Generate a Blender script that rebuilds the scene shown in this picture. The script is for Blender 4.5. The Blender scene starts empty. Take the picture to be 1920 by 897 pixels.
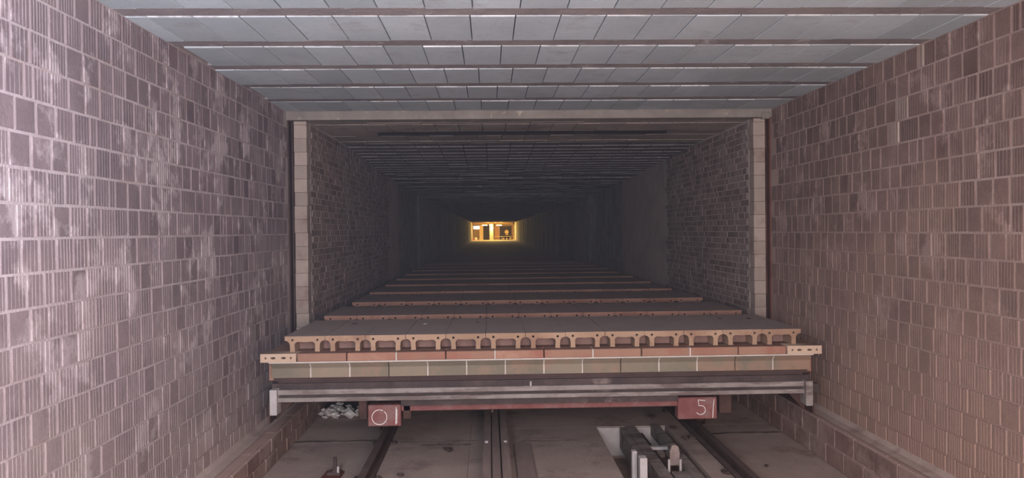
import bpy, bmesh, math, random
from mathutils import Matrix, Vector, Euler
random.seed(7)
SC = bpy.context.scene
COL = SC.collection
R = math.radians

# ------------------------------------------------------------------ camera
EYE = 1.66
cd = bpy.data.cameras.new('camera'); cam = bpy.data.objects.new('camera', cd); COL.objects.link(cam)
cd.sensor_width = 36.0; cd.lens = 36.0 * 1400 / 1920; cd.clip_start = 0.05; cd.clip_end = 300
cam.matrix_world = (Matrix.Translation((0, 0, EYE)) @ Matrix.Rotation(R(-1.72), 4, 'Z')
                    @ Matrix.Rotation(R(90 - 0.62), 4, 'X') @ Matrix.Rotation(R(-0.63), 4, 'Z'))
SC.camera = cam

# ------------------------------------------------------------------ world, lights, exposure
w = bpy.data.worlds.new('world'); SC.world = w; w.use_nodes = True
w.node_tree.nodes['Background'].inputs[0].default_value = (0.50, 0.54, 0.75, 1)
w.node_tree.nodes['Background'].inputs[1].default_value = 0.35
SC.view_settings.view_transform = 'Standard'; SC.view_settings.look = 'None'
SC.view_settings.gamma = 1; SC.view_settings.exposure = 0.0
SC.view_settings.use_curve_mapping = False

def area(name, loc, target, size, power, color, size_y=None, spread=180):
    l = bpy.data.lights.new(name, 'AREA'); l.energy = power; l.color = color; l.size = size
    l.spread = R(spread)
    if size_y: l.shape = 'RECTANGLE'; l.size_y = size_y
    o = bpy.data.objects.new(name, l); COL.objects.link(o); o.location = loc
    o.rotation_euler = (Vector(target) - Vector(loc)).to_track_quat('-Z', 'Y').to_euler()
    return o
# daylight of the factory hall behind the camera, warmer at the right
area('hall_daylight', (0.2, -0.7, 1.45), (0.3, 6, 1.5), 2.8, 225, (0.95, 0.95, 1.0), 2.0)
area('cool_fill_light', (-1.05, 1.35, 1.95), (-1.727, 2.75, 1.85), 0.25, 50, (0.84, 0.86, 1.0), 0.9)  # added lamp out of view, brightens the near edge of the left wall
area('warm_side_light', (1.2, -0.9, 1.3), (2.3, 5.0, 1.1), 0.9, 62, (1.0, 0.56, 0.36), 0.9)
# weak bluish fill lamp added to brighten the deep tunnel
area('deep_fill_light', (0.4, 16, 2.0), (0.4, 22, 2.5), 2.6, 1.6, (0.74, 0.82, 1.0), 0.4)
# yellow lamps of the far hall
area('far_hall_lamp', (0.4, 77, 2.9), (0.4, 70, 0.9), 3.4, 1500, (1.0, 0.80, 0.48), 1.2)
area('far_tunnel_lamp', (0.4, 69.4, 2.38), (0.4, 66.6, 0.8), 1.6, 900, (1.0, 0.62, 0.12), 0.3)

area('pillar_lamp', (.18, 70.6, 2.25), (.18, 71.1, 1.3), 0.3, 40, (1.0, 0.85, 0.5), 0.1)

# ------------------------------------------------------------------ materials
def nt(name):
    m = bpy.data.materials.new(name); m.use_nodes = True
    t = m.node_tree; b = t.nodes['Principled BSDF']; b.inputs['Specular IOR Level'].default_value = 0.25
    return m, t, b
def nd(t, kind, **kw):
    n = t.nodes.new(kind)
    for k, v in kw.items(): setattr(n, k, v)
    return n
def mixc(t, fac, a, b, mode='MIX'):
    n = nd(t, 'ShaderNodeMix', data_type='RGBA', blend_type=mode)
    for i, v in ((0, fac), (6, a), (7, b)):
        if hasattr(v, 'links'): t.links.new(v, n.inputs[i])
        elif i == 0: n.inputs[0].default_value = v
        else: n.inputs[i].default_value = (*v, 1)
    return n.outputs[2]
def mth(t, op, a, b=0.0, clamp=False):
    n = nd(t, 'ShaderNodeMath', operation=op); n.use_clamp = clamp
    for i, v in ((0, a), (1, b)):
        if hasattr(v, 'links'): t.links.new(v, n.inputs[i])
        else: n.inputs[i].default_value = v
    return n.outputs[0]
def noise(t, scale, detail=4, rough=0.6, stretch=None):
    g = nd(t, 'ShaderNodeNewGeometry'); n = nd(t, 'ShaderNodeTexNoise')
    n.inputs['Scale'].default_value = scale; n.inputs['Detail'].default_value = detail
    n.inputs['Roughness'].default_value = rough
    src = g.outputs['Position']
    if stretch:
        mp = nd(t, 'ShaderNodeMapping'); mp.inputs['Scale'].default_value = stretch
        t.links.new(src, mp.inputs[0]); src = mp.outputs[0]
    t.links.new(src, n.inputs['Vector'])
    return n.outputs['Fac']
def ramp(t, fac, lo, hi):
    n = nd(t, 'ShaderNodeMapRange'); t.links.new(fac, n.inputs[0])
    n.inputs[1].default_value = lo; n.inputs[2].default_value = hi
    return n.outputs[0]
def material(name, c1, c2, sc=3.0, dust=None, dlo=0.5, dhi=0.62, dsc=2.0, damt=1.0, up=None, upc=None,
             zlo=None, zhi=None, zc=None, vary=0.25, rough=0.9, bump=0.25, bsc=60, metal=0.0, stretch=None, dstretch=None):
    """c1/c2 blotches; dust = patches by noise; up = dust lying on upward faces; zc = dust thickening below a height"""
    m, t, b = nt(name)
    c = mixc(t, ramp(t, noise(t, sc, 5, .65, stretch), .35, .65), c1, c2)
    oi = nd(t, 'ShaderNodeObjectInfo'); at = nd(t, 'ShaderNodeAttribute', attribute_name='tint')
    r = mth(t, 'FRACT', mth(t, 'ADD', oi.outputs['Random'], at.outputs['Fac']))
    v = mth(t, 'ADD', mth(t, 'MULTIPLY', r, vary), 1 - vary / 2)
    vm = nd(t, 'ShaderNodeVectorMath', operation='SCALE'); t.links.new(c, vm.inputs[0]); t.links.new(v, vm.inputs['Scale'])
    c = vm.outputs[0]
    if dust:
        c = mixc(t, mth(t, 'MULTIPLY', ramp(t, noise(t, dsc, 6, .7, dstretch), dlo, dhi), damt), c, dust)
    g = nd(t, 'ShaderNodeNewGeometry')
    if zc:
        s = nd(t, 'ShaderNodeSeparateXYZ'); t.links.new(g.outputs['Position'], s.inputs[0])
        z = mth(t, 'ADD', s.outputs[2], mth(t, 'MULTIPLY', mth(t, 'SUBTRACT', noise(t, 1.1, 6, .7), .5), 3.6))
        c = mixc(t, mth(t, 'MULTIPLY', ramp(t, z, zhi, zlo), 0.93), c, zc)
    if upc:
        s = nd(t, 'ShaderNodeSeparateXYZ'); t.links.new(g.outputs['Normal'], s.inputs[0])
        f = mth(t, 'MULTIPLY', ramp(t, s.outputs[2], .5, .9), up)
        c = mixc(t, f, c, mixc(t, noise(t, 4, 5), upc, tuple(x * .75 for x in upc)))
    t.links.new(c, b.inputs['Base Color'])
    b.inputs['Roughness'].default_value = rough; b.inputs['Metallic'].default_value = metal
    if bump:
        bp = nd(t, 'ShaderNodeBump'); bp.inputs['Strength'].default_value = bump; bp.inputs['Distance'].default_value = .01
        t.links.new(noise(t, bsc, 4, .7), bp.inputs['Height']); t.links.new(bp.outputs[0], b.inputs['Normal'])
    return m
def emit(name, col, s):
    m, t, b = nt(name); b.inputs['Base Color'].default_value = (*col, 1)
    b.inputs['Emission Color'].default_value = (*col, 1); b.inputs['Emission Strength'].default_value = s
    return m

M = {}
DUST = (0.32, 0.212, 0.172)
M['block'] = material('hollow_block_clay', (.155, .10, .09), (.21, .145, .13), 5, dust=(.33, .24, .22), dlo=.54, dhi=.62, dsc=3.6, damt=.8, dstretch=(1, 1, .85),
                      zlo=.45, zhi=2.0, zc=DUST, vary=.42, bump=.35)
M['block_l'] = material('hollow_block_mauve', (.155, .114, .118), (.21, .158, .163), 5, dust=(.39, .325, .33), dlo=.53, dhi=.61, dsc=3.6, damt=.8, dstretch=(1, 1, .85), zlo=-.2, zhi=1.35, zc=(.345, .265, .245), vary=.36, bump=.35)
M['groove_l'] = material('rib_groove_mauve', (.13, .096, .10), (.27, .22, .225), 2.6, dust=(.39, .325, .33), dlo=.53, dhi=.61, dsc=3.6, damt=.8, dstretch=(1, 1, .85), zlo=-.2, zhi=1.35, zc=(.345, .265, .245), vary=.2, bump=.2)
M['mortar_l'] = material('wall_mortar_mauve', (.40, .335, .34), (.49, .42, .425), 3, dust=(.38, .30, .29), dlo=.5, dhi=.6, zlo=-.2, zhi=1.35, zc=(.345, .265, .245), vary=0, bump=.5)
M['groove'] = material('rib_groove_mortar', (.10, .063, .056), (.21, .15, .135), 3.0, dust=(.33, .24, .22), dlo=.54, dhi=.62, dsc=3.6, damt=.8, dstretch=(1, 1, .85), zlo=.45, zhi=2.0, zc=DUST, vary=.2, bump=.2)
M['mortar'] = material('wall_mortar', (.34, .25, .225), (.43, .33, .295), 3, dust=(.33, .24, .22), dlo=.5, dhi=.6, zlo=.45, zhi=2.0, zc=DUST, vary=0, bump=.5)
M['ibrick'] = material('kiln_wall_brick', (.20, .145, .135), (.28, .21, .195), 6, dust=(.30, .26, .255), dlo=.52, dhi=.66, dsc=1.6, damt=.8, vary=.6, bump=.4)
M['imortar'] = material('kiln_wall_mortar', (.44, .36, .34), (.50, .42, .40), 3, dust=(.36, .31, .30), vary=0, bump=.5)
M['plasterpale'] = material('kiln_wall_pale_coat', (.36, .35, .38), (.80, .79, .84), 2.6, dust=(.22, .18, .175), dlo=.54, dhi=.6, dsc=5, vary=0, bump=1.0, bsc=14)
M['plaster'] = material('kiln_wall_grey_coat', (.20, .20, .22), (.36, .36, .39), 2.2, dust=(.22, .18, .175), dlo=.52, dhi=.6, dsc=4, vary=0, bump=.9, bsc=14)
M['pier'] = material('pier_firebrick', (.34, .27, .235), (.42, .345, .30), 4, dust=(.27, .19, .165), vary=.25, bump=.3)
M['slab'] = material('ceiling_slab_concrete', (.40, .455, .49), (.50, .56, .60), 2.5, dust=(.33, .345, .36), dlo=.52, dhi=.72, dsc=5, damt=.8, vary=.22, bump=.3)
M['beam'] = material('ceiling_beam_concrete', (.22, .195, .20), (.30, .265, .265), 5, dust=(.52, .52, .54), dlo=.58, dhi=.70, dsc=6, vary=.1, bump=.6, bsc=40)
M['edge'] = material('slab_edge_lime', (.55, .55, .57), (.75, .75, .77), 8, dust=(.35, .34, .35), dlo=.5, dhi=.6, dsc=9, vary=.2, bump=.3)
M['lintel'] = material('lintel_concrete', (.22, .19, .17), (.29, .255, .23), 4, dust=(.5, .42, .33), dlo=.58, dhi=.68, dsc=9, vary=0, bump=.6)
M['islab'] = material('kiln_roof_slab', (.33, .275, .245), (.42, .355, .32), 3, dust=(.26, .22, .205), vary=.12, bump=.5)
M['roofrough'] = material('kiln_roof_rough', (.16, .145, .145), (.24, .225, .23), 4, dust=(.36, .36, .38), dlo=.62, dhi=.7, dsc=7, vary=.25, bump=.8, bsc=25)
M['rust'] = material('rusty_steel', (.115, .045, .032), (.17, .07, .05), 6, dust=(.22, .13, .1), dlo=.6, dhi=.7, vary=0, rough=.75, bump=.3)
M['rustdark'] = material('dark_rusty_steel', (.05, .028, .024), (.085, .045, .036), 6, vary=0, rough=.8, bump=.3)
M['slotshade'] = material('slot_shade_black', (.012, .010, .012), (.02, .017, .02), 4, vary=0)  # near-black colour standing for the shade inside the roof slot
M['sand'] = material('red_sand_fill', (.20, .12, .10), (.26, .16, .135), 6, vary=.1, bump=.5)
M['darksteel'] = material('dark_steel', (.05, .035, .034), (.085, .06, .056), 7, dust=(.2, .15, .14), dlo=.62, dhi=.72, vary=0, rough=.7, bump=.3, up=.4, upc=(.22, .16, .15))
M['greysteel'] = material('dusty_grey_steel', (.22, .185, .17), (.32, .28, .26), 6, dust=(.15, .115, .105), dlo=.5, dhi=.62, dsc=8, vary=.1, rough=.7, bump=.4, dstretch=(.25, 1, 1.5))
M['plate'] = material('pale_steel_plate', (.40, .36, .35), (.52, .48, .47), 6, dust=(.25, .2, .19), dlo=.6, dhi=.7, vary=.1, rough=.6, bump=.3)
M['tile'] = material('arched_tile_clay', (.35, .225, .15), (.40, .27, .185), 3, dust=(.30, .18, .12), dlo=.52, dhi=.62, vary=.18, bump=.25, up=.94, upc=(.40, .325, .305))
M['tileback'] = material('arched_tile_red_clay', (.33, .175, .125), (.38, .215, .155), 3, dust=(.28, .14, .10), dlo=.52, dhi=.62, vary=.18, bump=.25, up=.94, upc=(.34, .27, .255))
M['tilered'] = material('deck_brick_clay', (.30, .165, .115), (.38, .22, .155), 2.4, dust=(.32, .14, .10), dlo=.5, dhi=.62, vary=.25, bump=.2, up=.6, upc=(.30, .18, .14))
M['tilepale'] = material('deck_end_brick_clay', (.48, .34, .25), (.54, .40, .30), 4, vary=.1, bump=.2, up=.5, upc=(.35, .25, .2))
M['green'] = material('buff_green_firebrick', (.175, .16, .12), (.25, .20, .148), 1.6, dust=(.29, .19, .135), dlo=.5, dhi=.62, dsc=1.8, vary=.3, bump=.2)
M['lime'] = material('white_joint_mortar', (.50, .44, .40), (.62, .56, .51), 9, vary=.1, bump=.4)
M['dark'] = material('dark_gap_clay', (.07, .045, .042), (.095, .062, .058), 4, vary=.1, bump=.4)
M['red'] = material('red_painted_steel', (.18, .065, .06), (.235, .10, .09), 7, dust=(.22, .13, .12), dlo=.5, dhi=.64, dsc=7, vary=.1, rough=.7, bump=.4)
M['chalk'] = material('white_chalk', (.66, .60, .58), (.82, .76, .74), 30, vary=0, bump=.3)
M['floor'] = material('dusty_concrete_floor', (.37, .285, .25), (.46, .365, .325), 1.8, dust=(.23, .17, .15), dlo=.53, dhi=.68, dsc=2.3, damt=.8, vary=.12, bump=.4, bsc=30)
M['stain'] = material('dark_joint_dirt', (.12, .09, .08), (.20, .155, .14), 6, vary=.2, bump=.5)
M['subfloor'] = material('dark_subfloor', (.09, .065, .06), (.13, .095, .088), 3, vary=0)
M['kerb'] = material('kerb_brick', (.20, .125, .105), (.29, .20, .175), 5, dust=(.33, .24, .21), dlo=.5, dhi=.62, dsc=3, vary=.4, bump=.4, up=.9, upc=(.46, .32, .28))
M['kmortar'] = material('kerb_mortar', (.52, .42, .385), (.62, .52, .48), 4, vary=0, bump=.5, up=.95, upc=(.46, .32, .28))
M['rubble'] = material('white_rubble', (.66, .61, .58), (.88, .84, .82), 9, vary=.5, bump=.5)
M['clod'] = material('dark_clod', (.06, .042, .038), (.10, .07, .063), 9, vary=.3, bump=.5)
M['wood'] = material('dusty_steel_guide', (.23, .175, .155), (.34, .265, .24), 5, vary=.25, bump=.5, stretch=(6, .6, 6), up=.35, upc=(.34, .26, .24))
M['cream'] = material('far_cream_paint', (.62, .50, .28), (.68, .56, .33), 1, vary=0)
M['tan'] = material('far_tan_panel', (.42, .25, .12), (.48, .30, .15), 1, vary=0)
M['fardark'] = material('far_dark_machine', (.035, .035, .03), (.06, .055, .045), 2, vary=.2)
M['lamp'] = emit('far_tube_light', (1, .90, .62), 9)
M['lampw'] = emit('far_bright_window', (.95, .97, 1), 5)
M['white'] = material('far_white_cloth', (.75, .8, .85), (.8, .84, .88), 2, vary=0)
M['redblk'] = material('far_red_block', (.35, .04, .03), (.4, .05, .04), 2, vary=0)

# ------------------------------------------------------------------ mesh helpers
class MB:
    def __init__(s): s.v = []; s.f = []; s.m = []; s.t = []
    def add(s, verts, faces, mi=0, tint=0.0, mis=None):
        o = len(s.v); s.v += [tuple(v) for v in verts]
        for k, f in enumerate(faces):
            s.f.append([i + o for i in f]); s.m.append(mis[k] if mis else mi); s.t.append(tint)
    def box(s, x0, x1, y0, y1, z0, z1, mi=0, tint=0.0, ch=0.0):
        """box, with all edges chamfered by ch when given"""
        if ch <= 0:
            v = [(x, y, z) for z in (z0, z1) for y in (y0, y1) for x in (x0, x1)]
            s.add(v, [(0, 2, 3, 1), (4, 5, 7, 6), (0, 1, 5, 4), (2, 6, 7, 3), (0, 4, 6, 2), (1, 3, 7, 5)], mi, tint)
            return
        c = ((x0 + x1) / 2, (y0 + y1) / 2, (z0 + z1) / 2); h = ((x1 - x0) / 2, (y1 - y0) / 2, (z1 - z0) / 2)
        v = []; idx = {}
        for sx in (-1, 1):
            for sy in (-1, 1):
                for sz in (-1, 1):
                    for a in range(3):
                        q = [sx * (h[0] - (ch if a != 0 else 0)), sy * (h[1] - (ch if a != 1 else 0)), sz * (h[2] - (ch if a != 2 else 0))]
                        idx[(sx, sy, sz, a)] = len(v); v.append((c[0] + q[0], c[1] + q[1], c[2] + q[2]))
        F = []
        def face(l):
            p = [Vector(v[i]) for i in l]; n = (p[1] - p[0]).cross(p[2] - p[0]); m = sum(p, Vector()) / len(p) - Vector(c)
            F.append(l if n.dot(m) > 0 else l[::-1])
        S = (-1, 1)
        for q in S:
            face([idx[(q, a, b, 0)] for a, b in ((-1, -1), (1, -1), (1, 1), (-1, 1))])
            face([idx[(a, q, b, 1)] for a, b in ((-1, -1), (1, -1), (1, 1), (-1, 1))])
            face([idx[(a, b, q, 2)] for a, b in ((-1, -1), (1, -1), (1, 1), (-1, 1))])
        for a in S:
            for b in S:
                face([idx[(a, b, -1, 0)], idx[(a, b, 1, 0)], idx[(a, b, 1, 1)], idx[(a, b, -1, 1)]])
                face([idx[(a, -1, b, 0)], idx[(a, 1, b, 0)], idx[(a, 1, b, 2)], idx[(a, -1, b, 2)]])
                face([idx[(-1, a, b, 1)], idx[(1, a, b, 1)], idx[(1, a, b, 2)], idx[(-1, a, b, 2)]])
                for d in S: face([idx[(a, b, d, 0)], idx[(a, b, d, 1)], idx[(a, b, d, 2)]])
        s.add(v, F, mi, tint)
    def prism(s, pts, y0, y1, axis='Y', mi=0, tint=0.0):
        """polygon pts extruded; axis Y: pts are (x,z); axis X: pts are (y,z); axis Z: pts are (x,y)"""
        n = len(pts); mk = {'Y': lambda p, q: (p[0], q, p[1]), 'X': lambda p, q: (q, p[0], p[1]), 'Z': lambda p, q: (p[0], p[1], q)}[axis]
        v = [mk(p, y0) for p in pts] + [mk(p, y1) for p in pts]
        a = sum(pts[i][0] * pts[(i + 1) % n][1] - pts[(i + 1) % n][0] * pts[i][1] for i in range(n))
        F = [tuple(range(n)), tuple(range(2 * n - 1, n - 1, -1))] + [(i + n, (i + 1) % n + n, (i + 1) % n, i) for i in range(n)]
        flip = (a < 0) if axis == 'Y' else (a > 0)
        if flip: F = [f[::-1] for f in F]
        s.add(v, F, mi, tint)
    def cyl(s, c, r, h, axis='Z', n=16, mi=0, r2=None):
        r2 = r if r2 is None else r2; v = []
        for k, (rr, hh) in enumerate(((r, -h / 2), (r2, h / 2))):
            for i in range(n):
                a = 2 * math.pi * i / n; p = (rr * math.cos(a), rr * math.sin(a), hh)
                p = {'Z': p, 'X': (p[2], p[0], p[1]), 'Y': (p[1], p[2], p[0])}[axis]
                v.append((c[0] + p[0], c[1] + p[1], c[2] + p[2]))
        s.add(v, [tuple(range(n - 1, -1, -1)), tuple(range(n, 2 * n))] + [(i, (i + 1) % n, (i + 1) % n + n, i + n) for i in range(n)], mi)
    def rock(s, c, r, mi=0, tint=0.0, flat=.7):
        v = [(1, 0, 0), (-1, 0, 0), (0, 1, 0), (0, -1, 0), (0, 0, 1), (0, 0, -1), (.6, .6, .55), (-.6, .6, .5), (.6, -.6, .5), (-.6, -.6, .55)]
        v = [(c[0] + a * r * random.uniform(.7, 1.25), c[1] + b * r * random.uniform(.7, 1.25), c[2] + d * r * flat * random.uniform(.7, 1.2)) for a, b, d in v]
        s.add(v, [(0, 6, 8), (0, 2, 6), (2, 7, 6), (2, 1, 7), (1, 9, 7), (1, 3, 9), (3, 8, 9), (3, 0, 8), (4, 6, 7), (4, 7, 9), (4, 9, 8), (4, 8, 6),
                  (5, 2, 0), (5, 1, 2), (5, 3, 1), (5, 0, 3)], mi, tint)
    def mesh(s, name, mats):
        me = bpy.data.meshes.new(name); me.from_pydata(s.v, [], s.f)
        for m in mats: me.materials.append(M[m])
        me.polygons.foreach_set('material_index', s.m)
        a = me.attributes.new('tint', 'FLOAT', 'FACE'); a.data.foreach_set('value', s.t)
        me.update(); return me
    def build(s, name, mats, parent=None, loc=None):
        if isinstance(mats, str): mats = [mats]
        return link(name, s.mesh(name, mats), parent, loc)
def link(name, me, parent=None, loc=None):
    o = bpy.data.objects.new(name, me); COL.objects.link(o)
    if parent: o.parent = parent
    if loc: o.location = loc
    return o
def tag(o, label=None, cat=None, group=None, kind=None):
    if label: o['label'] = label
    if cat: o['category'] = cat
    if group: o['group'] = group
    if kind: o['kind'] = kind
    return o
def empty(name, loc):
    o = bpy.data.objects.new(name, None); COL.objects.link(o); o.location = loc; o.empty_display_size = .1; return o
def bx(name, mats, x0, x1, y0, y1, z0, z1, parent=None, ch=0.0):
    """box whose mesh is local to its own centre at the base"""
    b = MB(); cx, cy = (x0 + x1) / 2, (y0 + y1) / 2
    b.box(x0 - cx, x1 - cx, y0 - cy, y1 - cy, 0, z1 - z0, ch=ch)
    loc = Vector((cx, cy, z0))
    if parent: loc = loc - parent.matrix_basis.translation if parent.parent is None else loc
    return b.build(name, mats, parent, loc)

# ------------------------------------------------------------------ geometry of the place (metres; x right, y into the tunnel)
XL, XR = -1.727, 2.472            # near room walls
IL, IR = -1.565, 2.32             # kiln walls
YP = 6.48                         # portal plane
YB = -1.6                         # back end of what is built behind the camera
ZC, ZI = 2.70, 2.625              # ceilings
KL, KR = 0.21, 0.28               # kerb heights
YEND = 70.0

# ---- hollow block prototypes: face towards +x at x=0, width along y, height along z; ribs with mortar-filled grooves
def block_mesh(wd, ht, ribs, dep=.03):
    b = MB(); g = .0055; pr = [(-.004, 0.0), (0.0, .004)]; mi = [0]
    if ribs > 1:
        p = wd / ribs
        for k in range(1, ribs):
            y = p * k + random.uniform(-.002, .002); gg = g * random.uniform(.6, 1.3)
            pr += [(0, y - gg / 2 - .0016), (-.0012, y - gg / 2), (-.0012, y + gg / 2), (0, y + gg / 2 + .0016)]; mi += [0, 1, 1, 1]
    pr += [(0.0, wd - .004), (-.004, wd)]; mi += [0, 0]
    n = len(pr); v = []
    for z in (0, ht):
        for (x, y) in pr: v.append((x, y - wd / 2, z))
    v += [(-dep, -wd / 2, 0), (-dep, wd / 2, 0), (-dep, -wd / 2, ht), (-dep, wd / 2, ht)]
    F = [(i, i + 1, i + 1 + n, i + n) for i in range(n - 1)]
    F += [(2 * n, 0, n, 2 * n + 2), (n - 1, 2 * n + 1, 2 * n + 3, 2 * n - 1)]
    F += [tuple([2 * n + 1] + list(range(n - 1, -1, -1)) + [2 * n])[::1], tuple([2 * n + 2] + list(range(n, 2 * n)) + [2 * n + 3])]
    b.add(v, F, mis=mi[:n - 1] + [0, 0, 0, 0]); return b
BH = .121
BLK = []
for wd, ribs in ((.108, 5), (.108, 1), (.102, 4), (.114, 5), (.118, 1), (.098, 4), (.110, 6), (.045, 2), (.19, 8), (.075, 3)):
    mb = block_mesh(wd, BH, ribs); BLK.append((wd, mb, {-1: mb.mesh('brick', ['block', 'groove']), 1: mb.mesh('brick', ['block_l', 'groove_l'])}))
WT = [14, 9, 10, 12, 7, 9, 10, 3, 2, 3]

def flank(mb, side, x, y, z, sc, tint, out):
    """append a transformed copy of prototype mb to out; side=+1 faces +x (left wall), -1 faces -x"""
    o = len(out.v)
    for (a, b_, c) in mb.v: out.v.append((x + side * a, y + side * b_, z + c * sc))
    for k, f in enumerate(mb.f): out.f.append([i + o for i in f]); out.m.append(mb.m[k]); out.t.append(tint)

def px_size(x, y, z):
    return 1.0 / max(.5, y) if y > 2.2 else 0     # nearest in the picture first
def block_wall(name, side, X, ztop, zbot, label):
    back = MB(); back.box(min(X, X - side * .25), max(X, X - side * .25), YB, YP + .02, 0, ztop + .15)
    root = back.build(name, 'mortar_l' if side > 0 else 'mortar'); tag(root, label, None, kind='structure')
    items = []; pitch = (ztop - zbot) / round((ztop - zbot) / .1335); z = zbot; row = 0
    nrow = round((ztop - zbot) / pitch)
    for r_ in range(nrow):
        y = YB + random.uniform(0, .1)
        while y < YP - .05:
            k = random.choices(range(len(BLK)), WT)[0]; wd = BLK[k][0]
            if y + wd > YP - .01: break
            items.append((k, y + wd / 2, zbot + r_ * pitch + .006 + random.uniform(-.0015, .0015)))
            y += wd + random.uniform(.009, .014)
    vis = []
    for it in items:
        lat = abs(X) * 1400 / max(it[1], .1); h = abs(it[2] - EYE) * 1400 / max(it[1], .1)
        inframe = it[1] > 2.3 and lat < 1010 and h < 480
        vis.append((inframe, -it[1], it))
    vis.sort(key=lambda q: (not q[0], -q[1]))
    stuff = MB()
    sc = (pitch - .0125) / BH
    for i, (inf, _, (k, y, z)) in enumerate(vis):
        prd = .003 + random.uniform(-.001, .002)
        if i < 300 and inf:
            o = link('brick', BLK[k][2][side], root, (X + side * prd, y, z))
            o.rotation_euler = (random.uniform(-.006, .006), 0, (0 if side > 0 else math.pi)); o.scale = (1, 1, sc)
        else: flank(BLK[k][1], side, X + side * prd, y, z, sc, random.random(), stuff)
    s = stuff.build('brick_infill', ['block_l', 'groove_l'] if side > 0 else ['block', 'groove'], root); s['kind'] = 'stuff'
    return root
wall_l = block_wall('wall_left', 1, XL, ZC, KL, 'left wall of ribbed hollow blocks with pale mortar, nearest the viewer')
wall_r = block_wall('wall_right', -1, XR, ZC, KR, 'right wall of ribbed hollow blocks with reddish dust, nearest the viewer')

# ---- near ceiling: slabs between concrete beams
cb = MB(); cb.box(XL, XR, YB, YP + .02, ZC + .035, ZC + .25)
ceil = cb.build('ceiling', 'beam'); tag(ceil, 'grey concrete slab and beam ceiling over the near room', kind='structure')
SW = (XR - XL) / 19
sl = []
for k in range(4):
    b = MB(); wd = SW - .005; L = .466
    b.box(-wd / 2, wd / 2, -L / 2 + .006, L / 2 - .006, 0, .05, ch=.0025)
    b.box(-wd / 2 + .001, wd / 2 - .001, -L / 2, -L / 2 + .007, .001 + .0015 * (k % 3), .05, mi=1)
    b.box(-wd / 2 + .001, wd / 2 - .001, L / 2 - .007, L / 2, .001 + .0015 * ((k + 1) % 3), .05, mi=1)
    sl.append(b.mesh('ceiling_slab', ['slab', 'edge']))
PITCH = .588; B0 = 3.56
for j in range(-8, 6):
    yb = B0 + PITCH * j                      # beam centre
    if yb > YB + .1:
        b = MB(); b.box(XL, XR, -.059, .059, 0, .05); b.build('ceiling_beam', 'beam', ceil, (0, yb, ZC + .004))
    if yb + PITCH / 2 < YB + .3 or yb + PITCH > YP + .35: continue
    off = random.uniform(-.5, .5) * SW
    for i in range(-1, 20):
        x = XL + SW * (i + .5) + off
        a, c = max(x - SW / 2, XL), min(x + SW / 2, XR)
        if c - a < .04: continue
        o = link('ceiling_slab', random.choice(sl), ceil, ((a + c) / 2, yb + PITCH / 2, ZC + random.uniform(-.002, .003)))
        o.scale = ((c - a) / SW, 1, 1); o.rotation_euler = (random.uniform(-.006, .006), random.uniform(-.006, .006), 0)

# ---- portal: lintel, steel channels
b = MB(); b.box(XL - .05, XR + .05, YP - .03, YP + .16, ZI + .004, ZC + .2)
lin = b.build('trim_1', 'lintel'); tag(lin, 'pale concrete lintel across the kiln mouth', kind='structure')
for nm, x0, x1, s in (('trim_2', XL, IL - .115, 1), ('trim_3', IR + .10, XR, -1)):
    b = MB(); b.box(x0, x1, YP + .10, YP + .14, 0, ZC)                     # web at the back of the slot
    b.box(x0, x0 + .012, YP, YP + .12, 0, ZI + .03); b.box(x1 - .012, x1, YP, YP + .12, 0, ZI + .03)
    o = b.build(nm, 'rustdark' if s > 0 else 'rust'); tag(o, ('left' if s > 0 else 'right') + ' rusty steel channel standing upright beside the kiln mouth', kind='structure')
for x in (XL + .02, XR - .02):
    pass
b = MB(); b.box(IR + .06, IR + .13, YP - .045, YP + .05, ZI - .01, ZI + .045, ch=.004)
tag(b.build('bracket', 'lintel'), 'small pale block wedged at the right end of the lintel', 'block')

# ---- kiln walls
DK = .83
ihs = .0575
IB = {}
for k, wd in enumerate((.215, .215, .102, .102, .16)):
    b = MB(); b.box(-.03, 0, -wd / 2, wd / 2, 0, ihs - .008, ch=.003); IB[k] = (wd, b, b.mesh('brick', ['ibrick']))
def kiln_wall(name, side, X, label, ywall):
    back = MB(); xo = X - side * .115
    back.box(min(X, xo), max(X, xo), YP + .12, 13.0, .58, 2.75); back.box(min(X - side * .05, xo), max(X - side * .05, xo), YP + .12, 13.0, 0, .58)
    root = back.build(name, 'imortar'); tag(root, label, kind='structure')
    items = []
    n = int((ZI - .60) / ihs)
    for r_ in range(n):
        y = YP + .125 + (r_ % 2) * .05; z = .60 + r_ * ihs
        while y < ywall:
            k = random.choices(range(5), [5, 5, 6, 6, 1])[0]; wd = IB[k][0]
            items.append((k, y + wd / 2, z)); y += wd + .009
    items.sort(key=lambda q: (q[2] < .80, q[1]))
    st = MB()
    for i, (k, y, z) in enumerate(items):
        if i < 300:
            o = link('brick', IB[k][2], root, (X + side * random.uniform(.002, .006), y, z)); o.rotation_euler = (0, 0, 0 if side > 0 else math.pi)
        else: flank(IB[k][1], side, X + side * random.uniform(.002, .006), y, z, 1, random.random(), st)
    s = st.build('brick_infill', 'ibrick', root); s['kind'] = 'stuff'
    # firebrick end face of the wall (pier) seen from the front
    z = .62; k = 0
    x0, x1 = min(X, X - side * .108), max(X, X - side * .108)
    while z < ZI - .01:
        h = min(.116, ZI - z); j = random.uniform(-.003, .003)
        b = MB(); b.box(x0 + j, x1 + j, YP, YP + .118, 0, h - .002, ch=.0015); b.build('pier_brick', 'pier', root, (0, 0, z)); z += h
    return root
kl = kiln_wall('wall_kiln_left', 1, IL, 'left brick wall inside the kiln tunnel behind the pale pier', 11.5)
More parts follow.
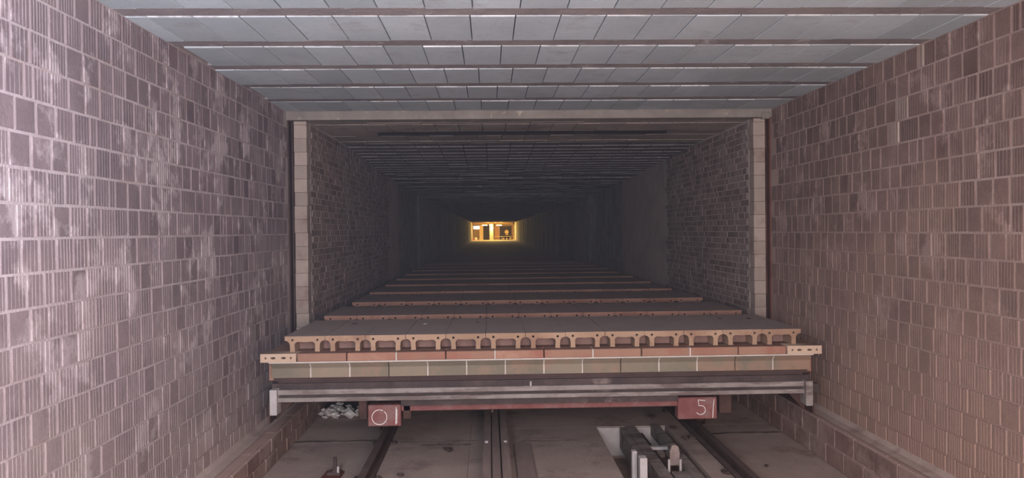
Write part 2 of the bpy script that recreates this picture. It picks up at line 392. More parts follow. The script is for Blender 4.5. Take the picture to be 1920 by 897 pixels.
for (yy, zz) in ((4.2, 2.60), (4.44, 2.21), (4.42, 2.35)):
    o = min((o for o in wall_r.children if o.name.startswith('brick') and not o.get('kind')), key=lambda o: abs(o.location.y - yy) + abs(o.location.z + .06 - zz))
    o.material_slots[0].link = 'OBJECT'; o.material_slots[0].material = M['pier']; o['label'] = 'pale brick'
kr = kiln_wall('wall_kiln_right', -1, IR, 'right brick wall inside the kiln tunnel behind the pinkish pier', 9.6)
# deeper, coated bays with expansion grooves between
def deep_wall(name, side, X, y0, label):
    b = MB(); y = y0; xb = X - side * .09
    b.box(min(xb, xb - side * .1), max(xb, xb - side * .1), y0 - .4, YEND, 0, 2.9, mi=1)
    root = b.build(name, ['plaster', 'dark']); tag(root, label, kind='structure')
    i = 0
    while y < YEND - .2:
        L = [2.45, 2.7, 2.5, 2.6][i % 4]; y1 = min(y + L - .07, YEND)
        j = random.uniform(-.018, -.004)
        q = MB(); a, c = X + side * (j - .004), X - side * .1; q.box(min(a, c), max(a, c), y, y1, 0, 2.9, ch=.01)
        if i > 3: q.box(min(X, X + side * .02), max(X, X + side * .02), y1 - .08, y1, .3, 2.5, mi=1)
        q.build('wall_bay', ['plasterpale' if side < 0 and i < 2 else 'plaster', 'lintel'] if i > 6 else ['plaster', 'dark'], root); y += L; i += 1
    return root
deep_wall('wall_tunnel_left', 1, IL, 11.55, 'left grey coated wall deep inside the tunnel')
deep_wall('wall_tunnel_right', -1, IR, 9.65, 'right grey coated wall deep inside the tunnel with upright grooves')

# ---- kiln roof
b = MB(); b.box(IL - .1, IR + .1, YP + .16, 7.24, ZI + .05, ZI + .3); b.box(IL - .1, IR + .1, 7.24, 7.53, ZI + .45, ZI + .5); b.box(IL - .1, IR + .1, 7.53, 13, ZI + .05, ZI + .5)
roof = b.build('ceiling_kiln', 'dark'); tag(roof, 'stained slab roof just inside the kiln mouth with a long dark slot', kind='structure')
def slabrow(y0, y1, z, wd, x0=IL, x1=IR, mat='islab', st=None):
    n = max(1, round((x1 - x0) / wd)); wd = (x1 - x0) / n
    if st is None:
        b = MB(); b.box(-wd / 2 + .003, wd / 2 - .003, -(y1 - y0) / 2, (y1 - y0) / 2, 0, .06); me = b.mesh('roof_slab', [mat])
    for i in range(n):
        zz = z + random.uniform(-.002, .002)
        if st is None: link('roof_slab', me, roof, (x0 + wd * (i + .5), (y0 + y1) / 2, zz))
        else: st.box(x0 + wd * i + .004, x0 + wd * (i + 1) - .004, y0, y1, zz, zz + .3, tint=random.random())
slabrow(6.645, 6.74, ZI + .003, .5)
slabrow(6.745, 7.24, ZI, .22)
slabrow(7.24, 7.53, ZI, .35, IL, -1.10); slabrow(7.24, 7.53, ZI, .35, 1.80, IR)   # the slot lies between
b = MB(); b.box(IL, IR, 7.516, 7.526, ZI + .001, ZI + .5); b.box(IL, IR, 7.24, 7.526, ZI + .30, ZI + .32); b.build('slot_shade_lining', 'slotshade', roof)  # black lining put in to keep the slot shaded
slabrow(7.53, 7.955, ZI, .24)
slabrow(7.96, 8.12, ZI - .004, .28)
st = MB(); y = 8.13
while y < 11.0:
    slabrow(y, y + .27, ZI - .006 - (y - 8.13) * .03 + random.uniform(-.002, .002), .26, IL - .05, IR + .05, st=st); y += .275
s = st.build('roof_course', 'roofrough', roof); s['kind'] = 'stuff'
b = MB(); b.box(IL - .1, IR + .1, 11, YEND, 2.575, 2.9)
r2 = b.build('ceiling_tunnel', 'dark'); tag(r2, 'rough ribbed grey roof deep inside the tunnel', kind='structure')
st = MB(); y = 11.0
while y < YEND - .3:
    L = random.uniform(.2, .34); z = 2.53 - min(.06, (y - 11) * .01) + random.uniform(-.010, .010)
    x = IL - .05
    while x < IR:
        wd = random.uniform(.2, .5) if y < 30 else 4; x1 = min(x + wd, IR + .05)
        st.box(x + .004, x1 - .004, y, y + L - .02, z + random.uniform(-.008, .008), 2.6, tint=random.random()); x = x1
    y += L
s = st.build('roof_course', 'roofrough', r2); s['kind'] = 'stuff'

# ---- floor slabs with the pusher pit
b = MB(); b.box(XL - .2, XR + .2, YB, 3.0, -.4, -.30); b.box(XL - .2, XR + .2, 3.0, YEND, -.4, -.30)
flo = b.build('floor', 'subfloor'); tag(flo, 'dusty concrete track floor in large slabs', kind='structure')
PX0, PX1, PY1 = .88, 1.46, 6.25
def fslab(x0, x1, y0, y1, z=0):
    b = MB(); b.box(x0 + .001, x1 - .001, y0 + .001, y1 - .001, -.3, z); b.build('floor_slab', 'floor', flo)
fslab(XL, -.17, YB, 3.0); fslab(-.17, PX0, YB, 3.0); fslab(PX0, PX1, YB, 2.2); fslab(PX1, XR, YB, 3.0)
fslab(XL, -.17, 3.0, 5.93); fslab(-.17, PX0, 3.0, 5.93); fslab(PX1, XR, 3.0, 5.93)
fslab(XL, -.17, 5.93, 8.6); fslab(-.17, PX0, 5.93, PY1); fslab(PX1, XR, 5.93, PY1)
fslab(-.17, XR, PY1, 8.6)
fslab(XL, XR, 8.6, 14.0); fslab(XL, XR, 14.0, 40.0); fslab(XL, XR, 40.0, YEND)
for x0, x1, yy, hw in ((XL, -.86, 5.96, .035), (-.80, -.10, 5.90, .008), (-.55, -.15, 5.80, .016), (.13, .86, 5.92, .008), (.2, .7, 5.86, .012), (1.72, 2.35, 5.98, .03)):
    b = MB(); n = 14; top = []; bot = []
    for k in range(n + 1):
        x = x0 + (x1 - x0) * k / n; m = yy + random.uniform(-.012, .012); q = hw * random.uniform(.3, 1.0) * (0.3 if k in (0, n) else 1); top.append((x, m + q)); bot.append((x, m - q))
    b.prism(bot + top[::-1], 0, .0015, 'Z'); b.build('joint_filler', 'stain', flo)
b = MB(); b.box(PX0 + .005, PX1 - .005, PY1 - .02, PY1, -.24, -.005); b.build('pit_end_plate', 'plate', flo)
b = MB(); b.box(PX0, PX1, 2.2, PY1, -.31, -.27); b.build('pit_bottom', 'floor', flo)

# ---- kerbs carrying the sand seal
def kerb(name, side, Xin, Xout, h, label):
    b = MB(); a, c = (Xin - side * .012), Xout; b.box(min(a, c), max(a, c), YB, 40, -.02, h - .004)
    root = b.build(name, 'kmortar'); tag(root, label, kind='structure')
    bh = h / 2; L = .265
    b = MB(); b.box(-.03, 0, -L / 2 + .005, L / 2 - .005, 0, bh - .009, ch=.004); me = b.mesh('brick', ['kerb'])
    for r_ in (0, 1):
        y = 2.4 + r_ * .13
        while y < 9.5:
            o = link('brick', me, root, (Xin + side * random.uniform(-.002, .003), y, r_ * bh + .002)); y += L
            if side < 0: o.rotation_euler = (0, 0, math.pi)
    # coping tiles on top
    y = 2.3
    w_ = abs(Xout - Xin) - .014
    b = MB(); b.box(-w_ / 2, w_ / 2, -.26, .26, 0, .010, ch=.003); cm = b.mesh('coping', ['kerb'])
    while y < 9.5:
        link('coping', cm, root, ((Xin + Xout) / 2 - side * .008, y + .26, h - .006)); y += .525
    return root
kerb('wall_kerb_left', 1, -1.56, XL, KL, 'low left brick kerb along the foot of the wall, dusty top')
kerb('wall_kerb_right', -1, 2.356, XR, KR, 'low right brick kerb with pale joints along the foot of the wall')
for s, x in ((1, XL), (-1, XR)):                                       # dust banked up in the kerb corner
    b = MB(); h = KL if s > 0 else KR
    b.prism([(x, h + .006), (x, h + .045), (x + s * .03, h + .018), (x + s * .085, h + .008)], YB, YP, 'Y')
    o = b.build('dust_bank', 'floor'); tag(o, 'ridge of fine dust banked on the %s kerb against the wall' % ('left' if s > 0 else 'right'), 'dust', kind='stuff')

# ---- rails
def rail(x, y1, label):
    prof = [(-.042, 0), (.042, 0), (.042, .012), (.011, .02), (.011, .060), (.024, .07), (.024, .095), (-.024, .095), (-.024, .07), (-.011, .060), (-.011, .02), (-.042, .012)]
    root = empty('track_rail', (x, 0, 0)); tag(root, label, 'rail', 'rails of the kiln track')
    b = MB(); b.prism(prof, YB + .2, y1, 'Y'); b.build('rail_bar', 'darksteel', root, (0, 0, .004))
    y = 3.3
    for i in range(6):
        for s in (-1, 1):
            q = MB(); q.box(s * .068 - .025, s * .068 + .025, -.03, .03, 0, .014, ch=.003); q.cyl((s * .07, 0, .022), .012, .012, n=6)
            q.build('rail_clip', 'darksteel', root, (0, y, .004))
        y += .85
    return root
rail(-.835, 40, 'left dark steel track rail running under the kiln car')
rail(1.65, 40, 'right dark steel track rail running under the numbered red box')

# centre guide of three worn steel strips
g = empty('centre_guide', (.03, 0, 0)); tag(g, 'worn triple strip steel guide along the middle of the floor', 'guide')
b = MB(); b.box(-.10, .10, 2.2, 6.55, 0, .035, ch=.004); b.build('base_plate', 'darksteel', g, (0, 0, .006))
for k, (a, c, y1, h) in enumerate(((-.098, -.036, 6.68, .085), (-.030, .030, 6.60, .075), (.037, .098, 6.63, .095))):
    b = MB(); y = 2.2
    pts = [(a, .03), (c, .03), (c, h), (c - .008, h + .006), (a + .008, h + .006), (a, h)]
    b.prism(pts, 2.2, y1 + .0, 'Y'); b.prism([(a, .03), (a + .018, .03), (a + .012, h + .03), (a, h + .02)], y1 - .10, y1 - .02, 'Y')
    b.build('guide_strip', 'wood', g)
for y in (5.5, 4.6, 3.7):
    for x in (-.07, .07):
        b = MB(); b.cyl((x, y, .10 + .005), .014, .014, n=8); b.build('bolt', 'plate', g)
b = MB(); b.box(.17, .30, 3.0, 5.75, 0, .012, ch=.003)
tag(b.build('floor_plate', 'wood', None, (0, 0, .004)), 'thin flat steel plate on the floor right of the centre guide', 'plate')
b = MB(); b.box(-.28, -.12, 4.2, 4.62, 0, .03, ch=.004)
tag(b.build('floor_batten', 'darksteel', None, (0, 0, .004)), 'short dark batten lying left of the centre guide near the viewer', 'batten')

# pusher in the pit
p = empty('car_pusher', (1.2, 4.5, 0)); tag(p, 'steel car pusher with two long bars and a lug in the pit', 'machine')
O = Vector((1.2, 4.5, 0))
def pp(name, mat, x0, x1, y0, y1, z0, z1, ch=.004):
    b = MB(); b.box(x0 - O.x, x1 - O.x, y0 - O.y, y1 - O.y, z0, z1, ch=ch); return b.build(name, mat, p)
def chan(name, xa, xb, y0, y1, z0, z1, mat='greysteel'):     # channel lying open side down
    t = .014; q = [(xa, z0), (xa + t, z0), (xa + t, z1 - t), (xb - t, z1 - t), (xb - t, z0), (xb, z0), (xb, z1), (xa, z1)]
    b = MB(); b.prism([(x - O.x, z) for x, z in q], y0 - O.y, y1 - O.y, 'Y'); return b.build(name, mat, p)
chan('pusher_bar', 1.115, 1.20, 2.4, 6.2, -.10, .012, 'greysteel')
chan('pusher_bar', 1.335, 1.40, 2.4, 6.22, -.07, .02, 'greysteel')
pp('push_rod', 'darksteel', 1.235, 1.265, 2.4, 6.2, -.10, -.045)
pp('cross_bar', 'plate', 1.20, 1.34, 5.62, 5.67, -.02, .004)
pp('cross_bar', 'greysteel', 1.20, 1.335, 4.9, 5.02, -.07, -.03)
pp('side_plate', 'greysteel', 1.07, 1.115, 5.35, 6.2, -.17, .006)
pp('post', 'plate', .965, 1.015, 4.83, 4.90, -.26, .165)
pp('post', 'plate', .950, .985, 5.02, 5.07, -.26, .155)
b = MB(); pts = [(-.036, -.03), (.030, -.03), (.036, .06), (.026, .105), (0, .118), (-.020, .112), (-.034, .07)]
b.prism([(x + 1.305 - O.x, z) for x, z in pts], 5.28 - O.y, 5.31 - O.y, 'Y'); b.build('lug', 'wood', p)
for x in (1.225, 1.305):
    b = MB(); b.cyl((x - O.x, 5.12 - O.y, .02), .009, .09, n=10); b.build('pin', 'plate', p)
pp('clevis', 'greysteel', 1.23, 1.345, 4.86, 5.08, -.05, -.005)

# bolt bracket on the left floor
q = empty('floor_anchor', (-1.08, 5.05, .004)); tag(q, 'rusty bolted anchor strip on the floor left of the left rail', 'anchor')
b = MB(); b.prism([(-.13, -.9), (.02, -.9), (.06, .12), (-.06, .14)], 0, .012, 'Z'); b.build('anchor_strip', 'rust', q)
b = MB(); b.box(-.04, .05, .02, .10, .010, .03, ch=.003); b.build('anchor_plate', 'darksteel', q)
b = MB(); b.cyl((.01, .06, .075), .013, .10, n=10); b.cyl((.01, .06, .035), .028, .018, n=6); b.build('bolt', 'darksteel', q)
b = MB(); b.cyl((.035, .03, .045), .008, .05, n=8); b.build('pin', 'plate', q)
b = MB(); b.cyl((-.09, -.18, .03), .026, .03, n=6); b.build('bolt', 'darksteel', q)

# ---- rubble and clods
st = MB()
for i in range(150):
    a = random.gauss(0, 1); x = -1.42 + .17 * a; y = 6.82 + random.gauss(0, .10)
    if x < -1.54 or x > -1.02: continue
    r = random.choice((.008, .012, .016, .024, .034)); st.rock((x, y, .01 + r * .5 + max(0, .05 - abs(x + 1.4) * .2) * random.random()), r, tint=random.random())
for x, y, r in ((-1.47, 6.78, .055), (-1.40, 6.72, .05), (-1.26, 6.70, .06), (-1.22, 6.76, .04), (-1.33, 6.82, .045), (-1.14, 6.74, .035)):
    st.rock((x, y, r * .6), r, tint=random.random())
tag(st.build('rubble_pile', 'rubble'), 'heap of white crumbled rubble on the floor by the left kerb under the car', 'rubble', kind='stuff')
for i, (x, y, r) in enumerate(((-.32, 5.60, .035), (-.36, 5.66, .02), (.11, 5.55, .022), (1.40, 6.45, .045), (1.50, 6.1, .03), (1.52, 5.8, .028), (-.62, 5.05, .025), (-.95, 4.75, .022), (1.58, 4.95, .022), (1.90, 5.1, .018))):
    b = MB(); b.rock((0, 0, r * .45), r, flat=.55)
    lab = ['dark clod on the floor just left of the centre guide', 'smaller dark clod behind the clod left of the centre guide', 'dark clod against the right side of the centre guide',
           'large dark lump in front of the right rail near the red box', 'dark lump on the floor beside the right rail', 'dark crumb between the pusher pit and the right rail', 'dark clod right of the left rail',
           'dark clod left of the left rail', 'dark crumb near the viewer left of the right rail', 'dark crumb right of the right rail'][i]
    tag(b.build('clod', 'clod', None, (x, y, .007)), lab, 'clod', 'dark clods lying on the floor')

# ------------------------------------------------------------------ kiln cars
CX = .365; CW = 3.85; TW = .2765
def curve_tile(wd, ht, dep):
    """arched hollow tile: outline with two legs, round half-arches outside, wide arch inside, two holes, extruded along y"""
    cu = bpy.data.curves.new('t', 'CURVE'); cu.dimensions = '2D'; cu.fill_mode = 'BOTH'; cu.extrude = dep / 2; cu.bevel_depth = .0
    h = wd / 2; l0, l1 = .038, .068      # leg from the tile's side edge
    top = .030
    P = [(-h + .0015, ht), (h - .0015, ht), (h - .0015, ht - top + .004)]
    for k in range(7):                                    # right outer half arch down to the leg
        a = math.pi / 2 * k / 6; P.append((h - .002 - (l0 - .004) * math.sin(a), ht - top - .030 * (1 - math.cos(a)) + .0))
    P += [(h - l0, ht - .085), (h - l0 + .002, 0), (h - l1 - .002, 0), (h - l1, .05)]
    iw = h - l1
    for k in range(1, 7):
        a = math.pi / 2 * k / 6; P.append((iw - .024 * (1 - math.cos(a)), ht - .060 + .022 * math.sin(a)))
    P += [(.02, ht - top - .009), (0, ht - top - .011), (-.02, ht - top - .009)]
    L = [(-x, z) for x, z in P[2:len(P) - 3]][::-1]
    P = P + L
    sp = cu.splines.new('POLY'); sp.points.add(len(P) - 1)
    for i, (x, z) in enumerate(P): sp.points[i].co = (x, z, 0, 1)
    sp.use_cyclic_u = True
    for s in (-1, 1):
        sp = cu.splines.new('POLY'); n = 10; sp.points.add(n - 1); sp.use_cyclic_u = True
        for i in range(n):
            a = 2 * math.pi * i / n; sp.points[i].co = (s * (h - .053) + .0085 * math.cos(a), ht - .026 + .0085 * math.sin(a), 0, 1)
    ob = bpy.data.objects.new('t', cu); me = bpy.data.meshes.new_from_object(ob)
    bpy.data.objects.remove(ob); bpy.data.curves.remove(cu)
    me.transform(Matrix.Translation((0, dep / 2, 0)) @ Matrix.Rotation(R(90), 4, 'X')); me.materials.clear(); me.materials.append(M['tile'])
    for p in me.polygons: p.use_smooth = False
    return me
TILE = curve_tile(TW, .107, .92); TILE2 = curve_tile(TW, .107, .80); TILE3 = curve_tile(TW, .107, .92)
for me in (TILE2, TILE3): me.materials[0] = M['tileback']
DZ = .843
# --- shared meshes of a car, local: x from car centre, y from the front of the deck bricks
def deck_mesh(full):
    b = MB(); b.box(-CW / 2 + .02, CW / 2 - .02, .112, 1.19, .64, DZ - .003); return b.mesh('deck', ['tilered'])
DECK = deck_mesh(True)
bb = MB(); bb.box(-CW / 2 + .1, CW / 2 - .1, .15, 1.1, .51, .64); CHAS = bb.mesh('chassis', ['darksteel'])
def wheel_mesh():
    b = MB(); b.cyl((0, 0, 0), .100, .05, 'X', 24); b.cyl((.035, 0, 0), .118, .012, 'X', 24); b.cyl((-.04, 0, 0), .04, .04, 'X', 12); return b.mesh('wheel', ['rustdark'])
WHEEL = wheel_mesh()
def car(i, yf):
    root = empty('kiln_car', (CX, yf, 0))
    ordn = ['nearest', 'second', 'third', 'fourth', 'fifth', 'sixth', 'seventh', 'eighth', 'ninth', 'tenth', 'eleventh', 'twelfth', 'thirteenth', 'fourteenth', 'fifteenth', 'sixteenth']
    if i == 0: tag(root, 'nearest kiln car, arched clay tiles on a brick deck with grey steel front', 'kiln car')
    elif i < 10: tag(root, '%s kiln car from the viewer, a row of arched clay tiles in the tunnel' % ordn[i], 'kiln car')
    elif i < 19: tag(root, 'kiln car lost in the dark beyond the tile rows', 'kiln car')
    else: tag(root, 'bare kiln car deck far down the tunnel before the lit opening', 'kiln car')
    root['group'] = 'kiln cars queued in the tunnel' if i < 10 else ('kiln cars in the dark' if i < 19 else 'bare far kiln cars')
    link('deck', DECK, root); link('chassis', CHAS, root)
    if i < 10:
        sx = random.uniform(-.015, .015) if i else 0
        if i == 1: sx = 0
        for k in range(13):
            o = link('tile', TILE2 if i == 1 else (TILE3 if i else TILE), root, (-1.782 + TW * (k + .5) + sx + .0, .06 + random.uniform(-.003, .003), DZ + random.uniform(0, .002)))
            o.rotation_euler = (0, random.uniform(-.004, .004), random.uniform(-.004, .004))
        b = MB(); b.box(-1.74, 1.74, .20, .24, DZ, DZ + .095); b.build('sand_fill', 'sand', root)
    elif i < 0:
        b = MB(); b.box(-1.78, 1.78, 0.06, 0.96, DZ + .072, DZ + .107)
        for k in range(27):
            x = -1.78 + .135 * k; b.box(x + .02, x + .05, 0.06, 0.96, DZ - .003, DZ + .075)
        s = b.build('tile_row', 'tile', root); s['kind'] = 'stuff'
    return root
PROTO_B = {}
def brickmesh(key, wd, dep, ht, mat, ch=.004):
    if key not in PROTO_B:
        b = MB(); b.box(-wd / 2, wd / 2, 0, dep, 0, ht, ch=ch); PROTO_B[key] = b.mesh('deck_brick', [mat])
    return PROTO_B[key]
def end_brick(wd, ht, dep, root, x):
    cu = bpy.data.curves.new('t', 'CURVE'); cu.dimensions = '2D'; cu.fill_mode = 'BOTH'; cu.extrude = dep / 2
    sp = cu.splines.new('POLY'); P = [(-wd / 2, 0), (wd / 2, 0), (wd / 2, ht), (-wd / 2, ht)]; sp.points.add(3); sp.use_cyclic_u = True
    for i, q in enumerate(P): sp.points[i].co = (*q, 0, 1)
    for cx, rx in ((-.085, .007), (-.035, .017), (.035, .017), (.085, .007)):
        sp = cu.splines.new('POLY'); n = 12; sp.points.add(n - 1); sp.use_cyclic_u = True
        for i in range(n):
            a = 2 * math.pi * i / n; sp.points[i].co = (cx + rx * math.cos(a), ht * .5 + .008 * math.sin(a), 0, 1)
    ob = bpy.data.objects.new('t', cu); me = bpy.data.meshes.new_from_object(ob); bpy.data.objects.remove(ob); bpy.data.curves.remove(cu)
    me.transform(Matrix.Translation((0, dep / 2, 0)) @ Matrix.Rotation(R(90), 4, 'X')); me.materials.clear(); me.materials.append(M['tilepale'])
    o = link('end_brick', me, root, (x, -.012, DZ - ht)); o['label'] = 'pale end brick with four small holes'
for i in range(52):
    y = 5.11 + 1.23 * i
    r = car(i, y)
    if i == 0: car0 = r
    elif i < 19:
        o = link('deck_edge', brickmesh('edge', CW - .03, .11, .06, 'tilered'), r, (0, 0, DZ - .06))
# front of the nearest car
HB = .060
for k in range(10):
    wd = (CW - .48) / 10; x = -CW / 2 + .24 + wd * (k + .5)
    link('deck_brick', brickmesh('db', wd - .007, .108, HB - .004, 'tilered'), car0, (x, random.uniform(-.002, .002), DZ - HB + .001))
    if k in (1, 3, 5, 7):
        b = MB(); b.box(-.0045, .0045, -.002, .09, 0, HB - .006); b.build('joint', 'lime', car0, (x + wd / 2, 0, DZ - HB + .002))
for s in (-1, 1): end_brick(.24, HB - .002, .12, car0, s * (CW / 2 - .118))
b = MB(); b.box(-CW / 2 + .05, CW / 2 - .05, .0, .10, 0, .009); b.build('joint', 'lime', car0, (0, 0, DZ - HB - .008))
# stepped buff and green firebricks under them
GT = DZ - HB - .008
wid = CW - .12; n = 14; wd = wid / n
def gmesh(w_):
    b = MB(); pts = [(-.0, .0), (.032, -.036), (.026, -.040), (.026, -.105), (.11, -.105), (.11, 0)]
    b.prism(pts, -w_ / 2, w_ / 2, 'X'); return b.mesh('edge_brick', ['green'])
gm = gmesh(wd - .006)
for k in range(n):
    x = -wid / 2 + wd * (k + .5)
    link('edge_brick', gm, car0, (x, .004, GT))
    if k < n - 1 and k not in (2, 8, 11):
        b = MB(); pts = [(.002, -.004), (.0305, -.036), (.0245, -.040), (.0245, -.104), (.08, -.1), (.08, 0)]; b.prism(pts, -.004, .004, 'X')
        b.build('joint', 'lime', car0, (x + wd / 2, .003, GT))
b = MB(); b.box(-wid / 2, wid / 2, .085, .14, .64, GT); b.build('dark_backing', 'dark', car0)
GB = GT - .105                                     # 0.67
b = MB(); b.box(-wid / 2 + .02, wid / 2 - .02, .115, .14, .56, GB + .0); b.build('recess', 'dark', car0)
# steel channel frame
b = MB()
xw = wid / 2 + .015
b.box(-xw, xw, .06, .14, .545, .580, ch=.004); b.build('upper_flange', 'greysteel', car0)
b = MB(); b.box(-xw, xw, .09, .14, .497, .62); b.build('channel_web', 'darksteel', car0)
b = MB(); b.box(-xw + .02, xw - .02, .052, .14, .497, .527, ch=.004); b.build('lower_flange', 'greysteel', car0)
for s in (-1, 1):
    x0 = s * (xw - .0); b = MB(); b.box(min(x0, x0 - s * .05), max(x0, x0 - s * .05), .02, .15, .415, .590, ch=.004)
    b.build('corner_plate', 'plate' if s < 0 else 'greysteel', car0)
    b = MB(); a, c = s * (xw - .055), s * (xw + .01)
    b.prism([(.03, .50), (.03, .36), (1.1, .36), (1.1, .50)], min(c, c - s * .012), max(c, c - s * .012), 'X')
    b.prism([(s * (xw - .02), .50), (s * (xw - .15), .50), (s * (xw - .12), .47), (s * (xw - .02), .36)], .12, .13, 'Y')
    b.build('sand_seal', 'rustdark', car0)
b = MB(); b.box(xw, xw + .07, .07, .13, .49, .56, ch=.006); b.build('side_hook', 'darksteel', car0)
b = MB(); b.box(-.995, .95, .10, .20, .448, .497); b.build('chassis_shade_bar', 'darksteel', car0)  # dark bar put in for the shadow strip above the red beam
b = MB(); b.box(-1.0, 1.2, .15, .22, .400, .450, ch=.004); o = b.build('chassis_beam', 'red', car0)
b = MB(); b.cyl((.0, 0, 0), .008, .03, n=8); b.build('peg', 'plate', car0, (-.09, .075, .595))
# red axle boxes with chalk marks
def chalk(parent, strokes, r=.0032):
    cu = bpy.data.curves.new('chalk_mark', 'CURVE'); cu.dimensions = '3D'; cu.bevel_depth = r; cu.bevel_resolution = 1
    for pts in strokes:
        sp = cu.splines.new('POLY'); sp.points.add(len(pts) - 1)
        for i, (x, z) in enumerate(pts): sp.points[i].co = (x, 0, z, 1)
    ob = bpy.data.objects.new('t', cu); me = bpy.data.meshes.new_from_object(ob); bpy.data.objects.remove(ob); bpy.data.curves.remove(cu)
    me.materials.clear(); me.materials.append(M['chalk']); return link('chalk_mark', me, parent)
def arc(cx, cz, r, a0, a1, n=14, sy=1.0): return [(cx + r * math.cos(R(a0 + (a1 - a0) * i / n)), cz + sy * r * math.sin(R(a0 + (a1 - a0) * i / n))) for i in range(n + 1)]
b = MB(); b.box(-.14, .14, 0, .09, 0, .155, ch=.005); ab = b.build('axle_box', 'red', car0, (1.095, .13, .31))
ch_ = chalk(ab, [[(.055, .132), (.005, .137), (.004, .137), (.010, .095)] + arc(.022, .065, .034, 100, -150, 12, .95), [(.118, .14), (.112, .08), (.108, .008)]]); ch_.location = (0, -.002, 0); ch_['label'] = 'white chalk number 51'
b = MB(); b.box(-.115, .115, 0, .09, 0, .15, ch=.005); ab = b.build('axle_box', 'red', car0, (-1.115, .13, .30))
ch_ = chalk(ab, [arc(-.035, .065, .052, 60, 300, 18) + arc(-.035, .065, .052, -60, 50, 8), [(.082, .135), (.080, .07), (.078, .012)], [(.088, .12), (.086, .02)]]); ch_.location = (0, -.002, 0)
for a, c in ((1.26, 1.35), (-1.30, -1.24), (-.99, -.93)):
    b = MB(); b.box(a, c, .15, .23, .34, .497, ch=.008); b.build('bearing_bracket', 'rustdark', car0)
for x in (-1.20, 1.283):
    for y in (.80, 1.08):
        link('wheel', WHEEL, car0, (x, y, .216)).rotation_euler = (0, 0, 0 if x > 0 else math.pi)
        b = MB(); b.box(-.11, .11, -.04, .04, 0, .19, ch=.006); b.build('wheel_hanger', 'rustdark', car0, (x * .93, y, .24))

# chips lying on the tile rows
TZ = DZ + .109
for x, y, r, mt, lab in ((-.50, 5.72, .022, 'rubble', 'thin white chip on the nearest tile row'), (-.10, 5.80, .016, 'clod', 'small dark chip near the middle of the nearest tile row'),
                         (-1.05, 5.80, .022, 'clod', 'small dark chip toward the left of the nearest tile row'), (2.02, 5.77, .022, 'clod', 'dark chip near the right end of the nearest tile row'),
                         (1.80, 5.80, .02, 'clod', 'dark chip left of the rightmost chip on the nearest tile row')):
    b = MB(); b.rock((0, 0, r * .15), r, flat=.25); tag(b.build('chip', mt, None, (x, y, TZ)), lab, 'chip', 'chips lying on the nearest tile row')

# ------------------------------------------------------------------ far hall behind the tunnel
b = MB(); b.box(-6, 7, YEND, 84, .30, .52); tag(b.build('floor_hall', 'cream'), 'yellow lit floor of the hall beyond the tunnel', kind='structure')
b = MB(); b.box(-6, 7, 83.8, 84, .5, 3.4); b.box(-6.1, -6, YEND, 84, .5, 3.4); b.box(7, 7.1, YEND, 84, .5, 3.4); b.box(-6, 7, YEND, 84, 3.3, 3.4)
tag(b.build('wall_hall', 'cream'), 'yellow lit back wall of the hall beyond the tunnel', kind='structure')
def hall(name, mat, x0, x1, y0, y1, z0, z1, label, cat, ch=.0, grp=None):
    o = bx(name, mat, x0, x1, y0, y1, z0, z1, ch=ch); tag(o, label, cat, grp); return o
b = MB(); b.box(IL - .1, IR + .1, YEND, YEND + .15, 2.32, 2.9); b.box(IL - .12, IL + .04, YEND, YEND + .15, .5, 2.9); b.box(IR - .10, IR + .12, YEND, YEND + .15, .5, 2.9); b.box(-6, IL, YEND, YEND + .1, .5, 3.4); b.box(IR, 7, YEND, YEND + .1, .5, 3.4); b.box(IL, IR, YEND, YEND + .1, 2.6, 3.4)
tag(b.build('door_1', 'cream'), 'cream frame around the lit opening at the tunnel end', kind='structure')
c = empty('pillar', (.18, 71.2, .52)); tag(c, 'bright yellow pillar in the middle of the far opening', 'pillar')
b = MB(); b.box(-.17, .19, -.15, .15, 0, 2.8, ch=.02); b.build('shaft', 'cream', c); b = MB(); b.box(-.21, .23, -.19, .19, 0, .25, ch=.02); b.build('foot', 'cream', c)
def tube(x, y, z, L, label):
    r = empty('tube_lamp', (x, y, z)); tag(r, label, 'lamp', 'tube lamps in the far hall')
    b = MB(); b.box(-L / 2, L / 2, -.06, .06, 0, .04, ch=.005); b.build('housing', 'cream', r)
    b = MB(); b.cyl((0, 0, -.03), .03, L - .06, 'X', 10); b.build('tube', 'lamp', r)
tube(.92, 71.0, 2.24, .55, 'tube lamp right of the far pillar under the lintel'); tube(-.45, 71.6, 2.26, .55, 'tube lamp left of the far pillar under the lintel')
tube(.12, 70.8, 2.22, .26, 'short lamp at the head of the far pillar')
w1 = empty('lit_window', (-1.35, 78, 1.9)); tag(w1, 'bright window at the upper left of the far hall', 'window')
b = MB(); b.box(-.30, .30, 0, .06, 0, .30); b.build('pane', 'lampw', w1); b = MB(); b.box(-.34, .34, .02, .1, -.04, 0); b.box(-.34, .34, .02, .1, .30, .34); b.box(-.34, -.30, .02, .1, 0, .3); b.box(.30, .34, .02, .1, 0, .3); b.build('frame', 'tan', w1)
hall('panel', 'cream', -.98, -.62, 73, 73.1, .52, 2.25, 'cream panel left of the dark doorway in the far hall', 'panel', .01)
hall('cabinet', 'fardark', -.60, -.03, 74, 74.5, .52, 2.25, 'dark cabinet left of the far pillar', 'cabinet', .02)
hall('panel', 'tan', .52, .95, 73, 73.1, .52, 2.2, 'tan panel right of the far pillar', 'panel', .01)
m1 = empty('machine', (1.6, 75, .52)); tag(m1, 'dark machine behind the barrier at the right of the far hall', 'machine')
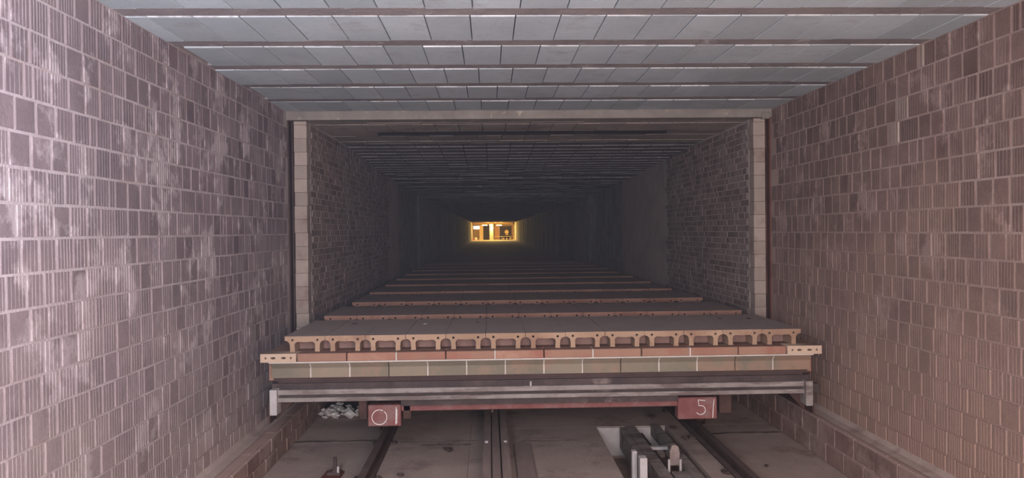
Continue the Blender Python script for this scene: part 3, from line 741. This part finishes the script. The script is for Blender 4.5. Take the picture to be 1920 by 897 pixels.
b = MB(); b.box(-.60, .62, 0, .8, 0, 1.62, ch=.03); b.build('body', 'fardark', m1)
b = MB(); b.cyl((.12, -.03, 1.05), .20, .06, 'Y', 16); b.box(.0, .3, -.06, .0, .72, .82); b.build('dial', 'cream', m1)
b = MB(); b.box(-.58, .6, -.1, 0, 0, .16, ch=.01); b.build('skirt', 'tan', m1)
for x in (-.2, .12, .45):
    b = MB(); b.cyl((x, -.05, .38), .09, .1, 'Y', 12); b.build('drum', 'cream', m1)
q = empty('barrier', (1.0, 72.2, .52)); tag(q, 'light barrier rail with two posts across the right of the far opening', 'barrier')
b = MB(); b.box(-.75, 1.1, -.01, .01, .60, .64); b.build('rail', 'cream', q)
for x in (-.74, .2, 1.08):
    b = MB(); b.box(x - .015, x + .015, -.015, .015, 0, .64); b.build('post', 'cream', q)
q = empty('clothes_stand', (-1.33, 74, .52)); tag(q, 'white sheet hanging on a low rail at the left of the far opening', 'sheet')
b = MB(); b.box(-.12, .12, -.02, .02, .08, .55, ch=.01); b.build('sheet', 'white', q)
b = MB(); b.box(-.16, .62, -.015, .015, .56, .60); b.box(.2, .23, -.015, .015, 0, .58); b.box(.5, .53, -.015, .015, 0, .58); b.build('frame', 'fardark', q)
hall('block', 'redblk', -1.85 + .18, -1.42, 69.2, 69.5, .843, .96, 'small dark red block at the left foot of the far opening', 'block', .01)

# ------------------------------------------------------------------ thin dusty haze in the tunnel air, added to lift its darks
hm = bpy.data.materials.new('tunnel_haze'); hm.use_nodes = True; t = hm.node_tree; t.nodes.clear()
vo = t.nodes.new('ShaderNodeVolumeScatter'); vo.inputs['Density'].default_value = .0105; vo.inputs['Color'].default_value = (.70, .78, 1, 1); vo.inputs['Anisotropy'].default_value = .0
ou = t.nodes.new('ShaderNodeOutputMaterial'); t.links.new(vo.outputs[0], ou.inputs['Volume']); M['air'] = hm
b = MB(); b.box(IL + .03, IR - .03, 1.6, 27, DZ + .13, 2.44)
tag(b.build('tunnel_haze', 'air'), 'thin dusty haze added to the tunnel air', 'haze', kind='stuff')
